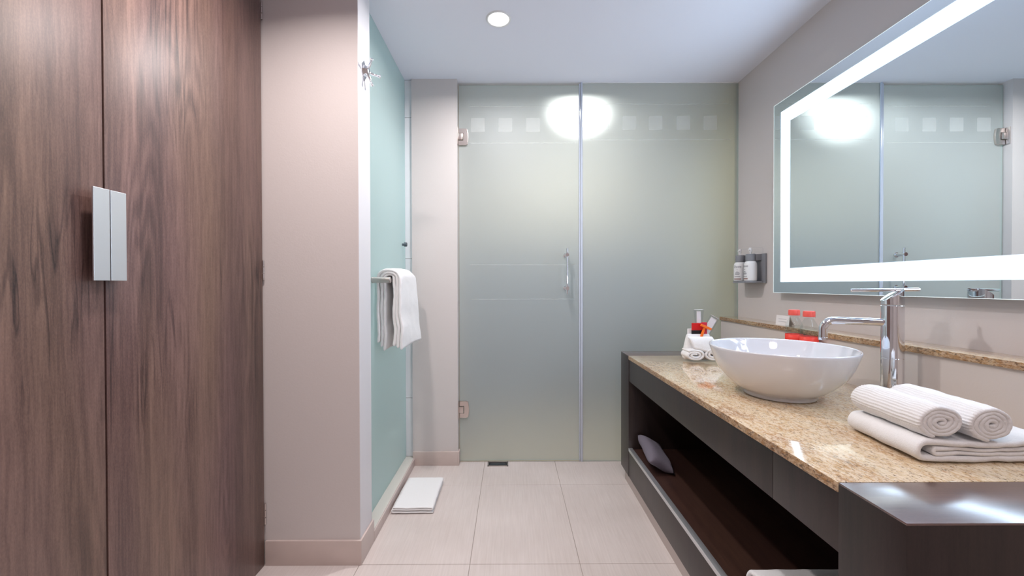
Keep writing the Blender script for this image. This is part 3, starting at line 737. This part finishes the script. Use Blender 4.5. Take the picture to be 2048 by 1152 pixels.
# ------------------------------------------------------------------ amenity towel with toiletries
kx, ky = .952, 2.045
kt = thing('towel_holder', 'white towel folded into a pouch with curled ends on the far counter', 'towel', (kx, ky, VT))
bm = bmesh.new()
def slab(bm, x0, x1, y0, y1, z0, z1, n=12, top=.75, seed=0):
    """soft upright folded body, narrower at the top"""
    g = {}
    for j in range(n+1):
        v = j/n; z = z0+(z1-z0)*v; k = 1-(1-top)*v**1.4
        e = 1 if .08 < v < .92 else .93
        cx = (x0+x1)/2+.004*v; cy = (y0+y1)/2; hx_ = (x1-x0)/2*k*e; hy = (y1-y0)/2*(1-.35*v)*e
        for i in range(32):
            a = 2*PI*i/32; ca, sa = math.cos(a), math.sin(a)
            p = Vector((cx+hx_*math.copysign(abs(ca)**.45, ca), cy+hy*math.copysign(abs(sa)**.55, sa), z))
            g[j, i] = bm.verts.new(p+noise.noise_vector(p*30+Vector((seed, 0, 0)))*.003)
    for j in range(n):
        for i in range(32): bm.faces.new((g[j, i], g[j, (i+1) % 32], g[j+1, (i+1) % 32], g[j+1, i]))
    bm.faces.new([g[n, i] for i in range(32)]); bm.faces.new([g[0, i] for i in range(31, -1, -1)])
slab(bm, kx-.066, kx+.084, ky-.020, ky+.045, VT+.004, VT+.132, seed=2)
newobj('towel_body', bm, M['towel'], kt, smooth=True)
def curl(cx, cz, w, h, ph, seed, mir):
    bm = bmesh.new(); pts = []
    N_ = 70
    for k in range(N_+1):
        t = k/N_; a = ph+t*2.3*2*PI; r = .22+.78*t
        x = w*r*math.copysign(abs(math.cos(a))**.8, math.cos(a)); pts.append((mir*x, h*r*math.sin(a)))
    def pl(a, b, s): return Vector((cx+a, s, max(VT+.001, cz+b)))
    band(bm, pts, .0125, ky-.052, ky+.03, pl, .004, 8, .0015, 25, seed)
    newobj('curled_end', bm, M['towel'], kt, smooth=True)
curl(kx-.030, VT+.031, .048, .025, math.radians(20), 3, 1)
curl(kx+.068, VT+.033, .048, .027, math.radians(10), 7, -1)
# overlapping front flap, running down to the right
bm = bmesh.new()
def pl_flap(a, b, s):
    return Vector((kx-.054+a+.055*s, ky-.024-.030*b, VT+.128-a*0-.072*b-.008*s*0))
def pf(a, b, s):
    return Vector((kx-.056+.125*s+.022*a, ky-.020-.026*a-.004*s+b, VT+.122-.052*a-.030*s*a))
band(bm, [(0, 0), (.3, -.003), (.6, -.002), (.9, .002), (1.15, .004)], .012, 0, 1, pf, .12, 10, .002, 25, 5)
newobj('towel_flap', bm, M['towel'], kt, smooth=True)
box('towel_flap', (kx-.040, kx-.012, ky+.012, ky+.020, VT+.09, VT+.158), M['towel'], kt, bevel=.003)

def tilted(o, piv, ang, axis='Y'):
    o.data.transform(Matrix.Translation(piv) @ Matrix.Rotation(ang, 4, axis) @ Matrix.Translation(-Vector(piv)))
def packet_group(name, label, cat, loc, parts):
    t = thing(name, label, cat, loc)
    return t
# red and black sachet
sx_, sz_ = .950, .838
t = thing('toiletry_sachet', 'red sachet with a black lower half standing in the towel holder', 'packet', (sx_, ky+.000, sz_))
bm = bmesh.new(); bx(bm, sx_-.022, sx_+.028, ky-.002, ky+.004, sz_+.037, sz_+.074); newobj('red_half', bm, M['red'], t, bevel=.001)
bm = bmesh.new(); bx(bm, sx_-.023, sx_+.028, ky-.0022, ky+.0042, sz_-.012, sz_+.0368); newobj('black_half', bm, M['blackprint'], t, bevel=.001)
# clear tube upright: a flared square-section case
def case(label, c, h, w0, w1, ang, fill, ay=0):
    t = thing('clear_case', label, 'packet', c)
    bm = bmesh.new(); x, y, z = c
    vs_ = []
    for w_, zz in ((w0, 0), (w1, h)):
        vs_.append([bm.verts.new((x+sx*w_, y+sy*w_*.45, z+zz)) for sx, sy in ((-1, -1), (1, -1), (1, 1), (-1, 1))])
    for k in range(4): bm.faces.new((vs_[0][k], vs_[0][(k+1) % 4], vs_[1][(k+1) % 4], vs_[1][k]))
    bm.faces.new(vs_[0][::-1]); bm.faces.new(vs_[1])
    o = newobj('case_shell', bm, M['plastic_clear'], t)
    bm = bmesh.new(); bx(bm, x-w0*.8, x+w0*.8, y-.002, y+.002, z+.004, z+h*.93); i = newobj('case_content', bm, M['card'], t, bevel=.0008)
    bm = bmesh.new(); bx(bm, x-w1*.97, x+w1*.97, y-w1*.42, y+w1*.42, z+h-.0015, z+h+.0005); q = newobj('case_rim', bm, fill, t, bevel=.0008)
    for k in (o, i, q): tilted(k, c, ang)
case('clear flared plastic case standing upright behind the red sachet', (.972, ky+.016, .862), .118, .013, .022, math.radians(-1), M['white_plastic'])
case('clear plastic case leaning right beside the orange razor', (.992, ky+.012, .838), .120, .020, .021, math.radians(30), M['white_plastic'])
# razor
t = thing('razor', 'orange disposable razor standing in the towel holder', 'razor', (.955, ky-.008, .84))
bm = bmesh.new(); tube(bm, [(.969, ky-.008, .832), (.978, ky-.010, .862), (.988, ky-.012, .892)], [.0075, .0065, .0055], 12); newobj('razor_handle', bm, M['orange'], t, smooth='auto')
bm = bmesh.new(); bx(bm, -.028, .028, -.006, .006, -.006, .006)
o = newobj('razor_head', bm, M['orange'], t, bevel=.0015); o.data.transform(Matrix.Translation((.994, ky-.014, .892)) @ Matrix.Rotation(math.radians(24), 4, 'Y'))
bm = bmesh.new(); bx(bm, .995-.014, .995+.014, ky+.006, ky+.009, .85, .915)
tag(newobj('pink_packet', bm, simple('pink_print', col(205, 40, 62), .4), bevel=.001), 'small crimson packet behind the orange razor', 'packet')

# ------------------------------------------------------------------ water bottles
def bottle(x, y, label):
    t = thing('water_bottle', label, 'bottle', (x, y, VT), 'water bottles behind the basin')
    r = .0335
    prof = [(0, .001), (.026, .001), (.032, .006), (r, .014), (r, .055), (r-.0015, .058), (r, .061), (r, .150), (r-.0015, .154), (r, .158), (r, .176), (r-.002, .184), (r-.0005, .190), (r-.001, .200), (.030, .212), (.0235, .226), (.0185, .234), (.0165, .240), (.0165, .247)]
    bm = bmesh.new(); lathe(bm, prof, (x, y, VT), 32); newobj('bottle_body', bm, M['pet'], t, smooth=True)
    bm = bmesh.new(); lathe(bm, [(r+.0006, .118), (r+.0006, .164)], (x, y, VT), 40); lb = newobj('bottle_label', bm, M['redlabel'], t, smooth=True)
    sm = lb.modifiers.new('s', 'SOLIDIFY'); sm.thickness = .0003
    bm = bmesh.new(); lathe(bm, [(0, .008), (r-.003, .008), (r-.003, .200), (0, .200)], (x, y, VT), 32); newobj('water', bm, M['water'], t, smooth='auto')
    bm = bmesh.new(); lathe(bm, [(.018, .2425), (.0215, .243), (.0218, .247)], (x, y, VT), 40); newobj('neck_ring', bm, M['white_plastic'], t, smooth=True)
    bm = bmesh.new(); n = 60; prof = [(.0222, .248), (.0222, .268), (.0205, .272), (0, .2725)]
    lathe(bm, prof, (x, y, VT), n)
    for v in bm.verts:
        d = Vector((v.co.x-x, v.co.y-y, 0))
        if d.length > .0215 and int(round(math.atan2(d.y, d.x)/(2*PI)*n)) % 2: v.co -= d.normalized()*.0006
    newobj('bottle_cap', bm, M['coral'], t, smooth='auto')
bottle(1.272, 1.790, 'clear water bottle with coral cap and label, farther from the tap')
bottle(1.272, 1.700, 'clear water bottle with coral cap and label, nearer the tap spout')

# ------------------------------------------------------------------ small card on the ledge
cd = thing('ledge_card', 'small white folded card standing on the granite ledge by the bottles', 'card', (1.335, 1.95, .908))
bm = bmesh.new(); v = [bm.verts.new(p) for p in ((1.328, 1.905, .9085), (1.328, 2.000, .9085), (1.333, 2.000, .957), (1.333, 1.905, .957))]; bm.faces.new(v)
v2 = [bm.verts.new(p) for p in ((1.358, 1.905, .9085), (1.358, 2.000, .9085))]; bm.faces.new((v[3], v[2], v2[1], v2[0]))
o = newobj('card_sheet', bm, M['card'], cd); s = o.modifiers.new('s', 'SOLIDIFY'); s.thickness = .0008
for k in range(2):
    z0 = .926+.012*k; xk = 1.328+(z0-.9085)/.0485*.005-.0012
    bm = bmesh.new(); bx(bm, xk, xk+.0004, 1.925, 1.980, z0, z0+.0022); newobj('print_line', bm, M['faint'], cd)

# ------------------------------------------------------------------ soap dispenser
dp = thing('dispenser_bracket', 'grey two-bottle holder fixed to the wall beside the mirror', 'dispenser', (XW, 2.31, 1.12))
b1, b2 = (1.362, 2.372), (1.362, 2.268)
box('back_plate', (XW-.012, XW-.0005, 2.216, 2.430, 1.118, 1.282), M['grey_plastic'], dp, bevel=.003)
bm = bmesh.new()
out = []
for (cx, cy) in (b2, b1):
    a0, a1 = (270, 90) if False else (270, 90)
def rounded_plate(name, z0, z1, r, hole, m_):
    bm = bmesh.new()
    pts = [(XW-.011, b2[1]-r)] + arc2(b2[0], b2[1], r, 270, 180, 10) + arc2(b1[0], b1[1], r, 180, 90, 10) + [(XW-.011, b1[1]+r)]
    f = bm.faces.new([bm.verts.new((x, y, z0)) for x, y in pts]); rg = bmesh.ops.extrude_face_region(bm, geom=[f])
    bmesh.ops.translate(bm, verts=[q for q in rg['geom'] if isinstance(q, bmesh.types.BMVert)], vec=(0, 0, z1-z0))
    return newobj(name, bm, m_, dp, bevel=.0012)
rounded_plate('tray', 1.118, 1.128, .036, None, M['grey_plastic'])
for (cx, cy) in (b1, b2):
    bm = bmesh.new(); lathe(bm, [(.0178, 0), (.0235, 0), (.0240, .004), (.0240, .036), (.0235, .039), (.0178, .039), (.0178, 0)], (cx, cy, 1.2425), 36); cl_ = newobj('neck_collar', bm, M['grey_plastic'], dp, smooth='auto')
    box('collar_arm', (cx+.018, XW-.011, cy-.020, cy+.020, 1.2445, 1.280), M['grey_plastic'], dp, bevel=.001)
for (cx, cy) in (b1, b2):
    bm = bmesh.new(); tube(bm, [(XW-.010, cy-.03, 1.281), (XW-.010, cy-.03, 1.312), (XW-.014, cy-.024, 1.318), (cx+.01, cy-.004, 1.318)], .0012, 8)
    newobj('pump_guard', bm, M['plastic_clear'], dp, smooth=True)
def wrap_text(txt, size, c, r, ang, z, m_, parent, name='print'):
    cu = bpy.data.curves.new('t', 'FONT'); cu.body = txt; cu.size = size; cu.align_x = 'CENTER'; cu.extrude = 0
    ob = bpy.data.objects.new('t', cu); COL.objects.link(ob); dg = bpy.context.evaluated_depsgraph_get(); me = bpy.data.meshes.new_from_object(ob.evaluated_get(dg))
    bpy.data.objects.remove(ob)
    for v in me.vertices:
        a = ang + v.co.x/r
        v.co = Vector((c[0]+(r+.0003)*math.cos(a), c[1]+(r+.0003)*math.sin(a), z+v.co.y))
    me.name = name; me.materials.append(m_)
    o = bpy.data.objects.new(name, me); COL.objects.link(o); o.parent = parent; o.matrix_parent_inverse = parent.matrix_basis.inverted()
    sm = o.modifiers.new('s', 'SOLIDIFY'); sm.thickness = .0002
def band_print(c, r, a0, a1, z0, z1, m_, parent, name='print'):
    bm = bmesh.new(); n = 10; rows = []
    for k in range(n+1):
        a = a0+(a1-a0)*k/n; rows.append([bm.verts.new((c[0]+q*math.cos(a), c[1]+q*math.sin(a), z)) for q, z in ((r+.0002, z0), (r+.0006, z0), (r+.0006, z1), (r+.0002, z1))])
    for a, b in zip(rows, rows[1:]):
        for k in range(4): bm.faces.new((a[k], b[k], b[(k+1) % 4], a[(k+1) % 4]))
    bm.faces.new(rows[0]); bm.faces.new(rows[-1][::-1])
    newobj(name, bm, m_, parent)
for (cx, cy), lab, ang in ((b1, 'white pump bottle with grey and brown print, farther from the mirror', 214), (b2, 'white pump bottle in the holder, nearer the mirror', 180)):
    t = thing('pump_bottle', lab, 'bottle', (cx, cy, 1.1285), 'pump bottles in the wall holder')
    bm = bmesh.new(); lathe(bm, [(0, 0), (.029, 0), (.0325, .003), (.033, .010), (.033, .088), (.0315, .100), (.027, .109), (.020, .1135), (.0165, .114), (.0165, .150), (.015, .152), (0, .152)], (cx, cy, 1.1285), 40)
    newobj('bottle_body', bm, M['white_plastic'], t, smooth='auto')
    bm = bmesh.new(); tube(bm, [(cx, cy, 1.280), (cx, cy, 1.292), (cx, cy, 1.2925), (cx, cy, 1.306)], [.0045, .0045, .0075, .0075], 16); tube(bm, [(cx+.004, cy, 1.306), (cx-.014, cy-.006, 1.306)], .0045, 10)
    tube(bm, [(cx, cy, 1.304), (cx, cy, 1.316), (cx, cy, 1.318)], [.0088, .0088, .006], 16)
    newobj('pump', bm, M['white_plastic'], t, smooth='auto')
    A = math.radians(ang)
    wrap_text('Dove', .020, (cx, cy), .033, A, 1.207, M['ink'], t)
    wrap_text('~', .018, (cx, cy), .033, A, 1.190, M['ink'], t)
    for k, (w_, z) in enumerate(((.20, 1.182), (.36, 1.176), (.44, 1.171), (.36, 1.166), (.5, 1.153))): band_print((cx, cy), .033, A-w_, A+w_, z, z+.0022, M['ink'], t, 'print_line')
    band_print((cx, cy), .033, A-.62, A+.62, 1.138, 1.144, M['brown'], t, 'print_band')

# sawn front edges of the two stone slabs
for o in (lg, ct):
    o.data.materials.append(M['granite_edge'])
    for p in o.data.polygons:
        if p.normal.x < -.9: p.material_index = 1
